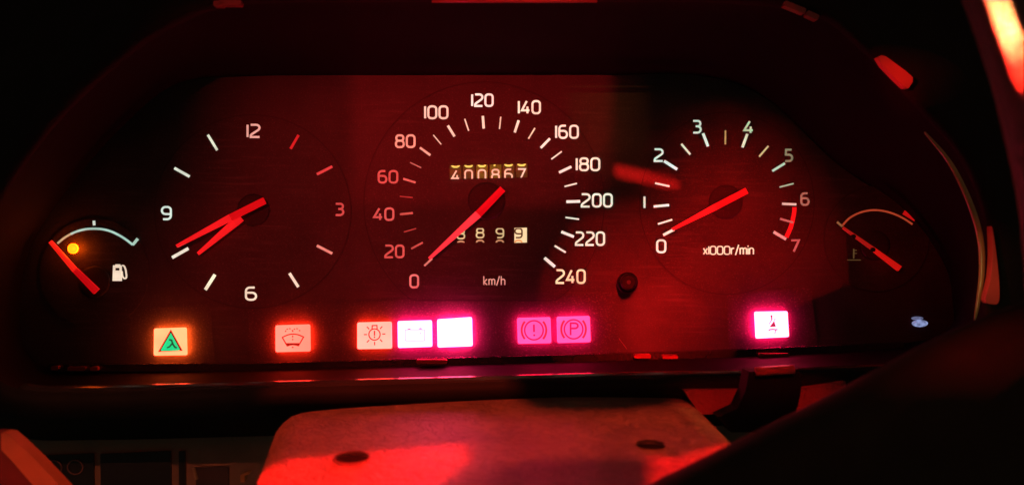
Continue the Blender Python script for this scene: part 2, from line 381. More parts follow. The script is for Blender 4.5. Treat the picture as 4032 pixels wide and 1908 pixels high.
mb = MB(); prism(mb, pl, 0.0, .004); mb.build('faceplate', M_PLATE, ic)
# inner wall, in slices from plate to bezel
mb = MB(); V = []; SL = [0, .03, .25, .5, .75, .9, .97, 1.0]
for s in SL:
    for i in range(N):
        a = P(*pl[i], 0); b = P(*op[i], DB)
        a = a+Vector((0, .0015, 0))
        q = a.lerp(b, s)
        low = max(0, min(1, (954-0)/1)) if False else (1 if pl[i][1] > 1330 else 0)
        if low: q.z += -.0045*math.sin(PI*min(1, s*1.0))**1   # the ledge dips, then climbs to its front lip
        V.append(q)
F = [(j*N+i, j*N+(i+1) % N, (j+1)*N+(i+1) % N, (j+1)*N+i) for j in range(len(SL)-1) for i in range(N)]
mb.add(V, F); mb.build('inner_wall', M_WALL, ic, smooth=True)
# rounded lip along the front of the ledge, which the warning lights shine on
lip = [op[i] for i in range(N) if op[i][1] > 1440 and op[i][0] > 60]
lip.sort()
mb = MB(); tube(mb, [P(x, y+50, DB-.0066) for x, y in lip], .0070, 56); mb.build('lip', M_LIP, ic, smooth=True)
# bezel: rounded rim then a face that slopes back and outwards
mb = MB(); V = []
cx0, cy0 = 1900, 780
prof = [(0, 0, 0), (14, .0022, 0), (40, .0034, 0), (75, .0026, 0), (120, -.001, 0), (420, -.020, 1), (1500, -.045, 1)]
nrm = []
for i in range(N):
    a = op[i-1]; b = op[(i+1) % N]; t = Vector((b[0]-a[0], b[1]-a[1])).normalized(); nrm.append(Vector((t.y, -t.x)))
for off, dd, _ in prof:
    for i in range(N):
        x, y = op[i]; k = off
        if off > 200:
            dv = Vector((x-cx0, (y-cy0)*1.6)).normalized(); q = Vector((x, y))+dv*k
            if y > 1440: q = Vector((x, y+min(k, 190)))
        else: q = Vector((x, y))+nrm[i]*k
        V.append(P(q.x, q.y, DB+dd))
F = [(j*N+i, j*N+(i+1) % N, (j+1)*N+(i+1) % N, (j+1)*N+i) for j in range(len(prof)-1) for i in range(N)]
mb.add(V, F); mb.build('bezel', M_BEZEL, ic, smooth=True)
# olive tube standing in for a rim glint: thin bright line down the side of the opening
mb = MB(); side = catmull([(3640, 520), (3740, 640), (3815, 790), (3858, 930), (3866, 1060), (3852, 1180), (3838, 1260)], 6, False)
tube(mb, [P(x, y, DB+.004) for x, y in side], [.0003+.0009*math.sin(PI*i_/(len(side)-1))**.7 for i_ in range(len(side))], 8); mb.build('highlight', plastic('olive_gloss_highlight', (.30, .27, .08), rough=.22, spec=.8, bump=.3), ic, smooth=True)
# low step along the foot of the plate, with small red pieces in place of reflections
mb = MB()
stp = [(190, 1447), (1000, 1444), (1960, 1418), (2050, 1416), (2800, 1394), (3560, 1362)]
for i in range(len(stp)-1):   # sections of the rail
    (xa, ya), (xb, yb) = stp[i], stp[i+1]
    prism(mb, [(xa, ya-14), (xb, yb-14), (xb, yb+16), (xa, ya+16)], .004, .0037)
mb.build('bottom_rail', M_LIP, ic)
for x, y, wd in ((2530, 1402, 66), (2640, 1405, 60), (300, 1452, 70), (215, 1449, 30), (370, 1452, 30), (3050, 1400, 120), (1700, 1424, 120)):
    mb = MB(); prism(mb, rrect(x-wd/2, y-9, x+wd/2, y+7, 5), .0062, .0022); mb.build('clip', plastic('red_glint_plastic', (.25, .05, .04), rough=.3), ic)
for x, y, wd, r_ in ((905, 12, 90, 0), (860, 16, 40, 0), (3130, 30, 90, 22), (3200, 62, 50, 25)):
    mb = MB(); a_ = R(r_); prism(mb, [(x+u_*math.cos(a_)-v_*math.sin(a_), y+u_*math.sin(a_)+v_*math.cos(a_)) for u_, v_ in rrect(-wd/2, -13, wd/2, 9, 6)], DB+.004, .003); mb.build('clip', MC['red_glint_plastic'], ic)  # red pieces added where the bezel's top edge shows red light
mb = MB(); tube(mb, [P(x, 1, DB+.004) for x in range(1700, 2400, 50)], .0010, 8); mb.build('top_red_glint', MC['red_glint_plastic'], ic, smooth=True)  # red light on the bezel edge put into the tube's colour
mb = MB(); stroke(mb, catmull([(2388, 1235), (2395, 1270), (2412, 1300), (2440, 1335), (2468, 1372)], 4, False), 3.5, d=.0002, th=.0001, taper=2); mb.build('scratch', plastic('scratched_print', (.14, .11, .11), rough=.4, dust=.5), ic)
# reset knob between the two big dials
mb = MB(); low_dome(mb, 2470, 1112, 42, 0, .0035); kn = mb.build('reset_knob', M_KNOB, ic, smooth=True)
mb = MB(); low_dome(mb, 2474, 1110, 33, .0035, .006); low_dome(mb, 2474, 1110, 30, .009, .002); mb.build('knob_ring', M_KNOB, kn)
mb = MB(); low_dome(mb, 2476, 1110, 8, .0112, .0004, n=20); mb.build('knob_tip', plastic('worn_knob_tip', (.05, .035, .03), rough=.5), kn)

# ------------------------------------------------------------------ gauges
def tick(parent, a, b, wd, col, k=1.0, d=.0007):
    mb = MB(); stroke(mb, [a, b], wd, d=d); return mb.build('tick_mark', glow(col, k), parent)
def ring(parent, cx, cy, rx, ry, wd=5, a0=0, a1=360, name='dial_groove', mat=None, d=.00055):
    mb = MB(); pts = arc(cx, cy, rx, ry, a0, a1, 72); cl = a1-a0 >= 360
    stroke(mb, pts[:-1] if cl else pts, wd, d=d, closed=cl); return mb.build(name, mat or M_GROOVE, parent)
def face(parent, cx, cy, rx, ry, ycut=None):
    mb = MB(); pts = disc(cx, cy, rx, ry, 72)
    if ycut: pts = [(x, min(y, ycut)) for x, y in pts]
    prism(mb, pts, .0005, .0004); return mb.build('dial_face', M_FACE, parent)
def wedge(mb, a, b, wa, wb, d0, d1, th=.0012):
    """tapered bar with a ridged top from a to b"""
    A = Vector(a); B = Vector(b); t = (B-A).normalized(); n = Vector((-t.y, t.x))
    pa, pb = A+n*wa/2, A-n*wa/2; pc, pd = B-n*wb/2, B+n*wb/2
    v = [P(*pa, d0), P(*pb, d0), P(*pc, d1), P(*pd, d1)]
    lo = [q+Vector((0, th, 0)) for q in v]
    ra = P(*A, d0+.0004); rb = P(*B, d1+.0004)
    mb.add(v+lo+[ra, rb], [(0, 8, 9, 3), (8, 1, 2, 9), (0, 1, 8), (3, 9, 2), (4, 7, 6, 5), (0, 3, 7, 4), (1, 5, 6, 2), (0, 4, 5, 1), (2, 6, 7, 3)])
def needle(parent, tip, mid, end, wt, wm, we, tipcol, tailcol, d=.006, name='needle'):
    mb = MB(); wedge(mb, tip, mid, wt, wm, d, d); nd = mb.build(name, glow(tipcol, 1, .12), parent)
    mb = MB(); wedge(mb, mid, end, wm*.97, we, d+.0003, d+.0003, .0018); mb.build('needle_tail', glow(tailcol, 1, .1), nd)
    return nd

z1 = lambda x, y: (100+x*.9022, 400+y*.9022)
z2 = lambda x, y: (1400+x*.8203, 250+y*.8203)
z3 = lambda x, y: (2400+x*.8203, 400+y*.8203)
z4 = lambda x, y: (3200+x*1.149, y*1.149)
WARM = (235, 222, 195); COOL = (205, 232, 220); PINKD = (150, 38, 42); PINK = (205, 120, 110)

# clock
cx, cy = z1(992, 479)
ck = thing('dashboard_clock', 'round black clock with bars for the hours and two red hands, beside the fuel gauge', 'clock', loc=tuple(P(cx, cy)))
face(ck, cx, cy, 384, 378); ring(ck, cx, cy, 386, 380)
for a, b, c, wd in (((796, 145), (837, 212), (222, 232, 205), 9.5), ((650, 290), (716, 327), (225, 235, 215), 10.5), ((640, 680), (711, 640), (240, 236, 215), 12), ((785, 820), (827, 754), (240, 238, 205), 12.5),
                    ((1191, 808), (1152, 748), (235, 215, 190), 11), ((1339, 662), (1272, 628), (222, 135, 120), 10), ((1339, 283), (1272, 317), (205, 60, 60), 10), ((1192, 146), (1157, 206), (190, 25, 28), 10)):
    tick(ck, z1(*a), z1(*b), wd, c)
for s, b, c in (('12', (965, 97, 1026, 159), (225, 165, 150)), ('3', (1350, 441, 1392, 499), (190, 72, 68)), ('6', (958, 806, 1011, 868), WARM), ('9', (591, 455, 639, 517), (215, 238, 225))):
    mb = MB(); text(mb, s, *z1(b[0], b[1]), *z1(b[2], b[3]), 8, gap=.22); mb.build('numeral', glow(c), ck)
mb = MB(); low_dome(mb, cx+2, cy-5, 64, .0005, .0012); mb.build('hub', M_HUB, ck, smooth=True)
hn = needle(ck, z1(752, 663), z1(912, 528), z1(938, 506), 12, 31, 30, (225, 22, 26), (215, 20, 24), d=.0045, name='hour_hand')
needle(ck, z1(659, 630), z1(894, 505), z1(1042, 431), 12, 27, 26, (228, 22, 27), (196, 4, 12), d=.0068, name='minute_hand')

# speedometer
cx, cy = z2(645, 662)
sp = thing('speedometer', 'large round speedometer marked 0 to 240 km/h, in the middle of the panel', 'speedometer', loc=tuple(P(cx, cy)))
fx, fy = 1906, 800
face(sp, fx, fy, 470, 474, 1180); mbp = [(x, min(y, 1182)) for x, y in disc(fx, fy, 473, 477, 96)]
mb = MB(); stroke(mb, mbp, 5, d=.00055, closed=True); mb.build('dial_groove', M_GROOVE, sp)
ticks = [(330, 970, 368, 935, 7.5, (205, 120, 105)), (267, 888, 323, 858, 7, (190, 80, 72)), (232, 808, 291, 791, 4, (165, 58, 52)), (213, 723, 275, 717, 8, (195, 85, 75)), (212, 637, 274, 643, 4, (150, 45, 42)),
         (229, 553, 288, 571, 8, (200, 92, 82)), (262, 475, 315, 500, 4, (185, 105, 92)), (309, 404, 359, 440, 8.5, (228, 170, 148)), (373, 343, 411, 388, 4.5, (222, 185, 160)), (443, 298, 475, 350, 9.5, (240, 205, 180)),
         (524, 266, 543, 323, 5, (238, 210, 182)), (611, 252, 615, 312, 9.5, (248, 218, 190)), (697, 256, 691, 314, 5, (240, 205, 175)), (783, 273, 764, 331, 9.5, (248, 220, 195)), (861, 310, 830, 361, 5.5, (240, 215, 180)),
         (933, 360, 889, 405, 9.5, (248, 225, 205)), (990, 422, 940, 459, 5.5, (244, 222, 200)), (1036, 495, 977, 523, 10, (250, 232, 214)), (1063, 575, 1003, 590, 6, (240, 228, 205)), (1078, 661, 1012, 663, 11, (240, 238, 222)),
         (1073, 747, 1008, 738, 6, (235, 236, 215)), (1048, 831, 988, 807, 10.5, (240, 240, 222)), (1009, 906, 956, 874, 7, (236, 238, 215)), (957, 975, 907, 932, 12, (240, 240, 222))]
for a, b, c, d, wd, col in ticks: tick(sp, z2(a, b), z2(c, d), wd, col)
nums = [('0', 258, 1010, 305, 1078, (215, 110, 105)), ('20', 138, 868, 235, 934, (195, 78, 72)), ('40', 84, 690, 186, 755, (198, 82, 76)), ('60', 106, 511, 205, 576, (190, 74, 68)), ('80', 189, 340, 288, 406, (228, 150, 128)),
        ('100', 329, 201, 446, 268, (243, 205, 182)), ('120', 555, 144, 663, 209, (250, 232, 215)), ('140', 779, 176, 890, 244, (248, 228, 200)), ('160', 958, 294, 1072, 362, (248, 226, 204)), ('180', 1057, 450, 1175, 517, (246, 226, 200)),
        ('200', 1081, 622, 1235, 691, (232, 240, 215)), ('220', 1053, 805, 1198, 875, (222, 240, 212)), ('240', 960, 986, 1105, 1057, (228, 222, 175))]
for s, a, b, c, d, col in nums:
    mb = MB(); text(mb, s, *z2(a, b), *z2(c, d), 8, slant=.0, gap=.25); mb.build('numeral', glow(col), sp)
mb = MB(); text(mb, 'km/h', *z2(613, 1024), *z2(719, 1064), 4.2, gap=.22); mb.build('unit_lettering', glow((215, 150, 135)), sp)
mb = MB(); low_dome(mb, 1916, 790, 74, .0005, .0012); mb.build('hub', M_HUB, sp, smooth=True)
needle(sp, z2(353, 936), z2(589, 722), z2(707, 601), 12, 31, 27, (255, 52, 62), (205, 0, 14), d=.0066)

# odometer: six number wheels in a slot, and the trip counter below
z5 = lambda x, y: (1700+x*.3282, 600+y*.3282)
OLIVE = (70, 52, 10)
mb = MB(); a = [z5(213, 157), z5(1162, 134), z5(1164, 300), z5(236, 325)]; prism(mb, a, .0008, .0003)
ow = mb.build('odometer_window', plastic('odometer_slot', (.02, .015, .008), rough=.6), sp)
base_top = lambda x: 650.5-(x-1770)*.0235   # top edge of the slot
base_bot = lambda x: 706-(x-1770)*.0235
cs = (285, 443, 602, 765, 922, 1078)
for i, ch in enumerate('400867'):
    xc = 1700+cs[i]*.3282; w2 = 23
    yt, yb = base_top(xc)+1.5, base_bot(xc)-1
    mb = MB(); V = []; n = 8                 # curved drum surface
    for j in range(n+1):
        t = j/n; yy = yt+(yb-yt)*t; bulge = .0006*math.sin(PI*t)
        V += [P(xc-w2, yy+.5, .0009+bulge), P(xc+w2, yy-.5, .0009+bulge)]
    mb.add(V, [(2*j, 2*j+1, 2*j+3, 2*j+2) for j in range(n)])
    dr = mb.build('number_wheel', glow((96, 74, 14) if i in (2, 3) else (62, 44, 10), 1, .5, scale=900), ow, smooth=True)  # drum glow stands in for panel light falling on the wheels
    mb = MB(); yc = (yt+18, yb)
    text(mb, ch, xc-17, yt+17, xc+17, yt+17+46, 6, d=.0017, yclip=(yt, yb)); mb.build('digit', glow((246, 190, 160) if ch != '7' else (250, 215, 190)), dr)
for i, ch in enumerate('888768'.replace('7', '7')):
    xc = 1700+cs[i]*.3282; yt, yb = base_top(xc)+1.5, base_bot(xc)-1
    mb = MB(); text(mb, '8' if ch != '7' else '7', xc-18, yt-40, xc+18, yt+9, 7, d=.0017, yclip=(yt, yb)); mb.build('digit', glow((252, 226, 105)), ow)
for i, (x0, x1, ch) in enumerate(((292, 402, '8'), (518, 655, '8'), (752, 890, '9'), (992, 1142, '9'))):
    x0, yt = z5(x0, 905+(i == 0)*12); x1, yb = z5(x1, 1082); xc = (x0+x1)/2
    white = i == 3
    if i == 0: x0 += 4; xc += 1
    mb = MB(); prism(mb, [(x0, yt), (x1, yt-1), (x1, yb-1), (x0, yb)], .0008, .0003)
    wn = mb.build('trip_wheel', glow((248, 222, 170), 1, .25) if white else plastic('trip_wheel_black', (.02, .018, .01), rough=.5), sp)
    cw = 1700+(350, 580, 817, 1040)[i]*.3282
    mb = MB(); text(mb, ch, cw-17, yt-1, cw+17, yt+41, 6, d=.0011, yclip=(yt+1, yb-2)); mb.build('digit', glow((62, 38, 8)) if white else glow((205, 188, 135)), wn)
    mb = MB(); text(mb, '0', cw-17, yt+46, cw+17, yt+90, 6, d=.0011, yclip=(yt+1, yb-1)); mb.build('digit', glow((226, 150, 90)) if white else glow((190, 140, 100)), wn)

# tachometer
cx, cy = z3(557, 490)
ta = thing('tachometer', 'round tachometer marked 0 to 7 with a short red arc past 6', 'tachometer', loc=tuple(P(cx, cy)))
face(ta, 2862, 800, 342, 356); ring(ta, 2862, 800, 344, 358)
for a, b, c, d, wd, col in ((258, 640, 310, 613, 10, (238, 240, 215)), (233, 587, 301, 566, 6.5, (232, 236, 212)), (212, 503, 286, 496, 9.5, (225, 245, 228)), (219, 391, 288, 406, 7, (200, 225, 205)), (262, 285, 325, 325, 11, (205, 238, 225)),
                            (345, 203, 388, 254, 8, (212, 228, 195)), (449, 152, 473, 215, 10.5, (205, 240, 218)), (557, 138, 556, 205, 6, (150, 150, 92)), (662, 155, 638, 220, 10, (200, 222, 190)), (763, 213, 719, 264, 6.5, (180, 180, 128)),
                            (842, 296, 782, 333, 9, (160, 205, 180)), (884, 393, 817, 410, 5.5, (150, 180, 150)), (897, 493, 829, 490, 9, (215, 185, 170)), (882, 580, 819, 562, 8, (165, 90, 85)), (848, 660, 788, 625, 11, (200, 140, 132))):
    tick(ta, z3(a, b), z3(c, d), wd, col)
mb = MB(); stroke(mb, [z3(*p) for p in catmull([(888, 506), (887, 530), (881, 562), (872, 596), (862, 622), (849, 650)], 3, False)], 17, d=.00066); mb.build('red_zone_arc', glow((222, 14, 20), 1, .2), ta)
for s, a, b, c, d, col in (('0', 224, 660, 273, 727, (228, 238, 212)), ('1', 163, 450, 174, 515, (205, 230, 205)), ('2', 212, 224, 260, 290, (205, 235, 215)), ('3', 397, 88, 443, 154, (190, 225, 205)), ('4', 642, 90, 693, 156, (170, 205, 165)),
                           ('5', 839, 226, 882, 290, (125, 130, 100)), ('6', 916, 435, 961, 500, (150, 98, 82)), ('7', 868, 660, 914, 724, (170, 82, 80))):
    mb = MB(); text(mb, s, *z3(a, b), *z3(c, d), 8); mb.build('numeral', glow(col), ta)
mb = MB(); text(mb, 'x1000r/min', *z3(448, 691), *z3(694, 735), 5, gap=.17); mb.build('unit_lettering', glow((232, 215, 180)), ta)
mb = MB(); low_dome(mb, 2858, 795, 68, .0005, .0012); mb.build('hub', M_HUB, ta, smooth=True)
needle(ta, z3(303, 613), z3(510, 505), z3(660, 427), 11, 25, 24, (246, 18, 22), (222, 6, 12), d=.0066)

# fuel gauge
fg = thing('fuel_gauge', 'small fuel gauge with pale curved scale, pump symbol and needle on empty', 'fuel gauge', loc=tuple(P(370, 1110)))
face(fg, 372, 1075, 215, 215)
fx = lambda x, y: (150+x*.3282, 850+y*.3282)
pts = [fx(*p) for p in catmull([(232, 328), (330, 250), (450, 190), (560, 160), (660, 152), (760, 157), (860, 180), (960, 225), (1050, 280), (1134, 345)], 4, False)]
n3 = len(pts)//3
mb = MB(); stroke(mb, pts[:n3//2+1], 8, d=.0007); mb.build('scale_arc', glow((175, 160, 120)), fg)
mb = MB(); stroke(mb, pts[n3//2:], 8.5, d=.0007); mb.build('scale_arc', glow((165, 205, 190)), fg)
tick(fg, fx(1134, 345), fx(1195, 272), 11, (170, 205, 188)); tick(fg, fx(668, 56), fx(672, 112), 10, (210, 225, 210))
# pump symbol
mb = MB()
prism(mb, [fx(898, 590), fx(1002, 590), fx(1005, 778), fx(892, 778)], .0007, .0003); prism(mb, [fx(925, 578), fx(985, 578), fx(985, 592), fx(925, 592)], .0007, .0003)
stroke(mb, [fx(*p) for p in catmull([(1005, 660), (1012, 720), (1035, 748), (1058, 735), (1056, 690), (1048, 640), (1030, 600), (1008, 592)], 3, False)], 6, d=.0007)
ps = mb.build('pump_symbol', glow((235, 215, 190)), fg)
mb = MB(); prism(mb, [fx(928, 622), fx(975, 622), fx(975, 652), fx(928, 652)], .00085, .0001); mb.build('pump_display', M_GROOVE, ps)
mb = MB(); low_dome(mb, 372, 1108, 62, .0005, .0012); mb.build('hub', M_HUB, fg, smooth=True)
needle(fg, fx(140, 305), fx(438, 650), fx(692, 905), 14, 21, 27, (240, 30, 18), (190, 4, 12), d=.006)
# low fuel lamp, an amber bulb standing proud of the dial
bx, by = fx(414, 390)
fl = thing('low_fuel_lamp', 'small round amber lamp glowing beside the tip of the fuel needle', 'warning lamp', loc=tuple(P(bx, by)))
mb = MB(); low_dome(mb, bx, by, 18, .0009, .0016, n=24); mb.build('lamp_lens', glow((1.6, .46, .008), 1.3, .1, linear=True), fl, smooth=True)
mb = MB(); stroke(mb, disc(bx, by, 19, n=24), 2, d=.0019, closed=True, th=.0010); mb.build('halo_collar', glow((14, .9, .01), 1, .3, linear=True), fl)  # glowing collar added to spread an amber halo round the lamp
mb = MB(); V = [P(x, y, .00058) for x, y in disc(bx, by, 66, n=24)]; mb.add(V, [tuple(range(24))]); mb.build('dusty_halo_ring', M_DUSTY, fl)
lo, _ = lamp_at('low_fuel_bulb', 'POINT', P(bx, by, .0042), P(bx, by), (1, .09, .002), .005, shadow_soft_size=.002)

# temperature gauge
tg = thing('temperature_gauge', 'small dim temperature gauge with a thin curved scale ending in a red mark', 'temperature gauge', loc=tuple(P(3430, 960)))
face(tg, 3452, 940, 205, 205); ring(tg, 3452, 940, 207, 207, 4)
pts = [z4(*p) for p in catmull([(100, 775), (125, 748), (160, 729), (200, 720), (240, 722), (280, 733), (315, 750), (342, 768)], 4, False)]
mb = MB(); stroke(mb, pts, 7, d=.0007); mb.build('scale_arc', glow((160, 58, 34)), tg)
tick(tg, z4(84, 760), z4(102, 776), 8, (130, 90, 55)); tick(tg, z4(312, 727), z4(352, 751), 17, (190, 14, 14))
nd = needle(tg, z4(106, 780), z4(208, 852), z4(300, 920), 9, 15, 22, (150, 18, 12), (188, 16, 10), d=.006)
for q in ((141, 810), (208, 855)):
    mb = MB(); x, y = z4(*q); prism(mb, disc(x, y, 9, 9, 12), .0072, .0009); mb.build('needle_band', M_GROOVE, nd)
mb = MB()
x, y = z4(141, 852); stroke(mb, [(x, y), (x, y+38)], 5, d=.0007); stroke(mb, [(x, y+6), (x+12, y+6)], 3, d=.0007); stroke(mb, [(x, y+18), (x+12, y+18)], 3, d=.0007); stroke(mb, [(x-26, y+44), (x+28, y+44)], 3.5, d=.0007)
mb.build('thermometer_symbol', glow((80, 62, 34)), tg)
mb = MB(); low_dome(mb, 3446, 965, 58, .0005, .0012); mb.build('hub', M_HUB, tg, smooth=True)
# blue-white reflection low on the panel, built as two glowing spots
pb = thing('blue_reflection', 'faint blue-white light low on the panel under the temperature gauge', 'indicator light', loc=tuple(P(3615, 1266)))
for (x, y, rx, ry, c) in ((3612, 1252, 24, 7, (105, 112, 150)), (3622, 1272, 32, 14, (140, 155, 205))):
    mb = MB(); V = [P(a, b, .0012) for a, b in disc(x, y, rx*.5, ry*.5, 20)]+[P(a, b, .0002) for a, b in disc(x, y, rx, ry, 20)]
    mb.add(V, [tuple(range(20))]+[(i, (i+1) % 20, 20+(i+1) % 20, 20+i) for i in range(20)]); mb.build('reflection_spot', glow(c, 1, .6, scale=500), pb, smooth=True)

# ------------------------------------------------------------------ warning lights
WG = 'lit warning lights in a row under the dials'
def tile(label, q, facecol, sidecol, watts, glowcol, k=1.0, facelin=False, red=12, boost=7):
    cxx = sum(p[0] for p in q)/4; cyy = sum(p[1] for p in q)/4
    t = thing('warning_light', label, 'warning light', loc=tuple(P(cxx, cyy)), group=WG)
    c = Vector((cxx, cyy)); r = 7
    # rounded quad
    pts = []
    for i in range(4):
        a, b, d = Vector(q[i-1]), Vector(q[i]), Vector(q[(i+1) % 4])
        p0 = b+(a-b).normalized()*r; p1 = b+(d-b).normalized()*r
        pts += [tuple(p0), tuple((p0+p1)/2*.5+b*.5), tuple(p1)]
    n = len(pts); inner = [tuple(c+(Vector(p)-c)*.95) for p in pts]
    H = .0034
    mb = MB(); mb.add([P(*p, H) for p in inner]+[P(*p, H-.0004) for p in pts], [tuple(range(n))]+[(i, (i+1) % n, n+(i+1) % n, n+i) for i in range(n)])
    fc = facecol if facelin else (max(lin(facecol)[0], red), *lin(facecol)[1:])   # the red part of the light is stronger than a picture can show
    mb.build('lens', glow(fc, k, .06 if facelin else .12, scale=110, linear=True), t)
    mb = MB(); mb.add([P(*p, H-.0004) for p in pts]+[P(*p, .0001) for p in pts], [(i, (i+1) % n, n+(i+1) % n, n+i) for i in range(n)])
    mb.build('halo_sides', glow(tuple(v*boost for v in sidecol), 1, .2, linear=True), t)  # strongly glowing sides added to throw a halo on the plate
    mb = MB(); out = [tuple(c+(Vector(p)-c).normalized()*((Vector(p)-c).length+130+14*math.sin(pi_*2.3))) for pi_, p in enumerate(pts)]
    ds = .00008+.00002*len([o_ for o_ in bpy.data.objects if o_.name.startswith('dusty_halo_ring')])
    mb.add([P(*p, ds) for p in out]+[P(*p, ds) for p in pts], [(i, (i+1) % n, n+(i+1) % n, n+i) for i in range(n)])
    mb.build('dusty_halo_ring', M_DUSTY, t)  # dustier ring added to catch the halo from the sides
    lx = (Vector(q[1])-Vector(q[0])).length*DIST/F_PX; lz = (Vector(q[2])-Vector(q[1])).length*DIST/F_PX
    return t, H
def sym(t, H, rgb, paths, name='symbol', k=1.0):
    mb = MB()
    for p in paths:
        kind = p[0]
        if kind == 's': stroke(mb, p[1], p[2], d=H+.00025, closed=len(p) > 3 and p[3], th=.0002)
        if kind == 'f': prism(mb, p[1], H+.00022, .0002)
        if kind == 't': text(mb, *p[1], d=H+.00026, th=.0002)
    return mb.build(name, glow(rgb, k, .1), t)

# 1 lambda
z = lambda x, y: (580+x*.264, 1230+y*.264)
t, H = tile('yellow-orange warning light with a green triangle holding a lambda', [z(100, 235), z(590, 218), z(600, 632), z(95, 640)], (255, 206, 138), (5, .45, .05), .0040, (1, .22, .03))
sym(t, H-.0001, (110, 22, 8), [('s', [z(350, 285), z(498, 550), z(190, 565)], 9, True)], 'triangle_outline')
sym(t, H, (18, 225, 140), [('f', [z(350, 300), z(486, 548), z(475, 562), z(210, 570), z(202, 555)])], 'triangle')
mb = MB()
for p in (([(325, 402), (360, 410), (380, 470), (412, 515), (438, 522)], 6), ([(366, 462), (330, 508), (292, 522)], 5.5)): stroke(mb, [z(*q) for q in p[0]], p[1], d=H+.0005)
mb.build('lambda_letter', glow((0, 78, 48)), t)
# 2 washer fluid
t, H = tile('salmon pink warning light showing a windscreen and washer spray', [z(1910, 188), z(2432, 172), z(2438, 575), z(1912, 588)], (255, 160, 134), (6, .12, .03), .0040, (1, .05, .02))
A = [('s', [z(*q) for q in [(2090, 500), (2012, 368)]+catmull([(2012, 368), (2090, 332), (2170, 318), (2255, 330), (2330, 362)], 4, False)+[(2252, 497)]], 4.5),
     ('f', [z(*q) for q in [(2062, 452), (2275, 452), (2252, 500), (2215, 490), (2168, 484), (2130, 490), (2092, 502)]]),
     ('s', [z(2168, 340), z(2168, 368)], 4), ('s', [z(2168, 390), z(2168, 410)], 4), ('s', [z(2168, 505), z(2168, 525)], 5)]
for c0 in (2115, 2222):
    for a0 in (180, 225, 270, 325): A.append(('s', [z(*q) for q in arc(c0, 285, 54, 48, a0, a0+24, 2)], 4))
sym(t, H, (165, 24, 14), A)
# 3 bulb
z = lambda x, y: (1380+x*.2019, 1200+y*.2019)
t, H = tile('pale pink warning light showing a light bulb with rays', [z(132, 338), z(808, 320), z(815, 848), z(132, 860)], (255, 200, 176), (5, .10, .03), .0045, (1, .06, .03))
A = [('s', [z(*q) for q in disc(468, 572, 110, 110, 28)], 4.5, True), ('s', [z(420, 470), z(425, 400), z(515, 396), z(520, 465)], 4.5), ('s', [z(468, 500), z(468, 595)], 5), ('s', [z(468, 610), z(468, 640)], 5),
     ('s', [z(262, 575), z(322, 574)], 4), ('s', [z(618, 564), z(680, 562)], 4), ('s', [z(320, 422), z(365, 470)], 4), ('s', [z(620, 415), z(578, 462)], 4), ('s', [z(320, 725), z(366, 680)], 4), ('s', [z(620, 715), z(576, 668)], 4), ('s', [z(470, 715), z(472, 782)], 4)]
sym(t, H, (165, 44, 42), A)
# 4 battery
PK = (1, .015, .16)
t, H = tile('glaring white warning light with a faint battery outline', [z(918, 312), z(1590, 292), z(1598, 812), z(925, 835)], (20, 1.2, 2.6), (9, .06, 1.0), .008, PK, facelin=True)
A = [('s', [z(*q) for q in rrect(1066, 480, 1448, 695, 18)], 2.2, True)]
sym(t, H, (205, 150, 185), A)
sym(t, H, (205, 110, 160), [('f', [z(1105, 478), z(1125, 458), z(1160, 458), z(1180, 476)]), ('f', [z(1330, 470), z(1350, 448), z(1380, 448), z(1400, 468)]), ('s', [z(1368, 542), z(1368, 564)], 3)], 'battery_terminals')
# 5 blank white
t, H = tile('blank, brightest white warning light with a magenta glow round it', [z(1690, 278), z(2370, 232), z(2385, 800), z(1700, 825)], (30, 1.4, 3.4), (14, .15, 1.8), .022, PK, facelin=True)
# 6,7 brakes
z = lambda x, y: (2000+x*.1941, 1200+y*.1941)
for (q, ch, cxx, cyy, lab, rg) in (([z(185, 258), z(862, 242), z(882, 772), z(200, 785)], '!', 528, 510, 'hot pink warning light with an exclamation mark ringed between two arcs', .15),
                               ([z(985, 235), z(1660, 218), z(1682, 750), z(1000, 770)], 'P', 1332, 490, 'hot pink warning light with a letter P ringed between two arcs', .15)):
    t, H = tile(lab, q, (255, 95, 190), (5, .02, .45), .0035, PK)
    A = [('s', [z(*u) for u in disc(cxx, cyy, 188, 194, 36)], 5.5, True)]
    if ch == '!': A += [('s', [z(526, 395), z(530, 545)], 7), ('f', [z(*u) for u in disc(533, 610, 20, 20, 10)])]
    else: A += [('t', ('P', *z(1255, 350), *z(1432, 625), 6.5))]
    sym(t, H, (226, 20, 88), A)
    sym(t, H, (205, 36, 66), [('s', [z(*u) for u in arc(cxx, cyy, 250, 262, 138, 222, 8)], 7.5), ('s', [z(*u) for u in arc(cxx, cyy, 250, 262, -42, 42, 8)], 7.5)], 'brake_arcs')
# 8 seat belt
z = lambda x, y: (2900+x*.1641, 1180+y*.1641)
t, H = tile('white warning light with a seated belted figure, alone under the tachometer', [z(420, 280), z(1225, 266), z(1262, 885), z(455, 925)], (20, 1.2, 2.0), (9, .05, .9), .009, (1, .012, .09), facelin=True)
sym(t, H, (176, 40, 80), [('f', [z(*u) for u in disc(840, 388, 24, 26, 12)]), ('s', [z(842, 400), z(850, 470)], 4.5), ('f', [z(860, 470), z(835, 478), z(788, 560), z(775, 600)]), ('f', [z(905, 500), z(945, 640), z(795, 648)]), ('s', [z(900, 490), z(935, 445)], 2)])
sym(t, H, (176, 70, 100), [('s', [z(*u) for u in [(770, 722), (820, 708), (880, 703), (940, 712), (985, 708)]], 4.5), ('s', [z(945, 715), z(920, 810)], 2.5)], 'seat_outline')

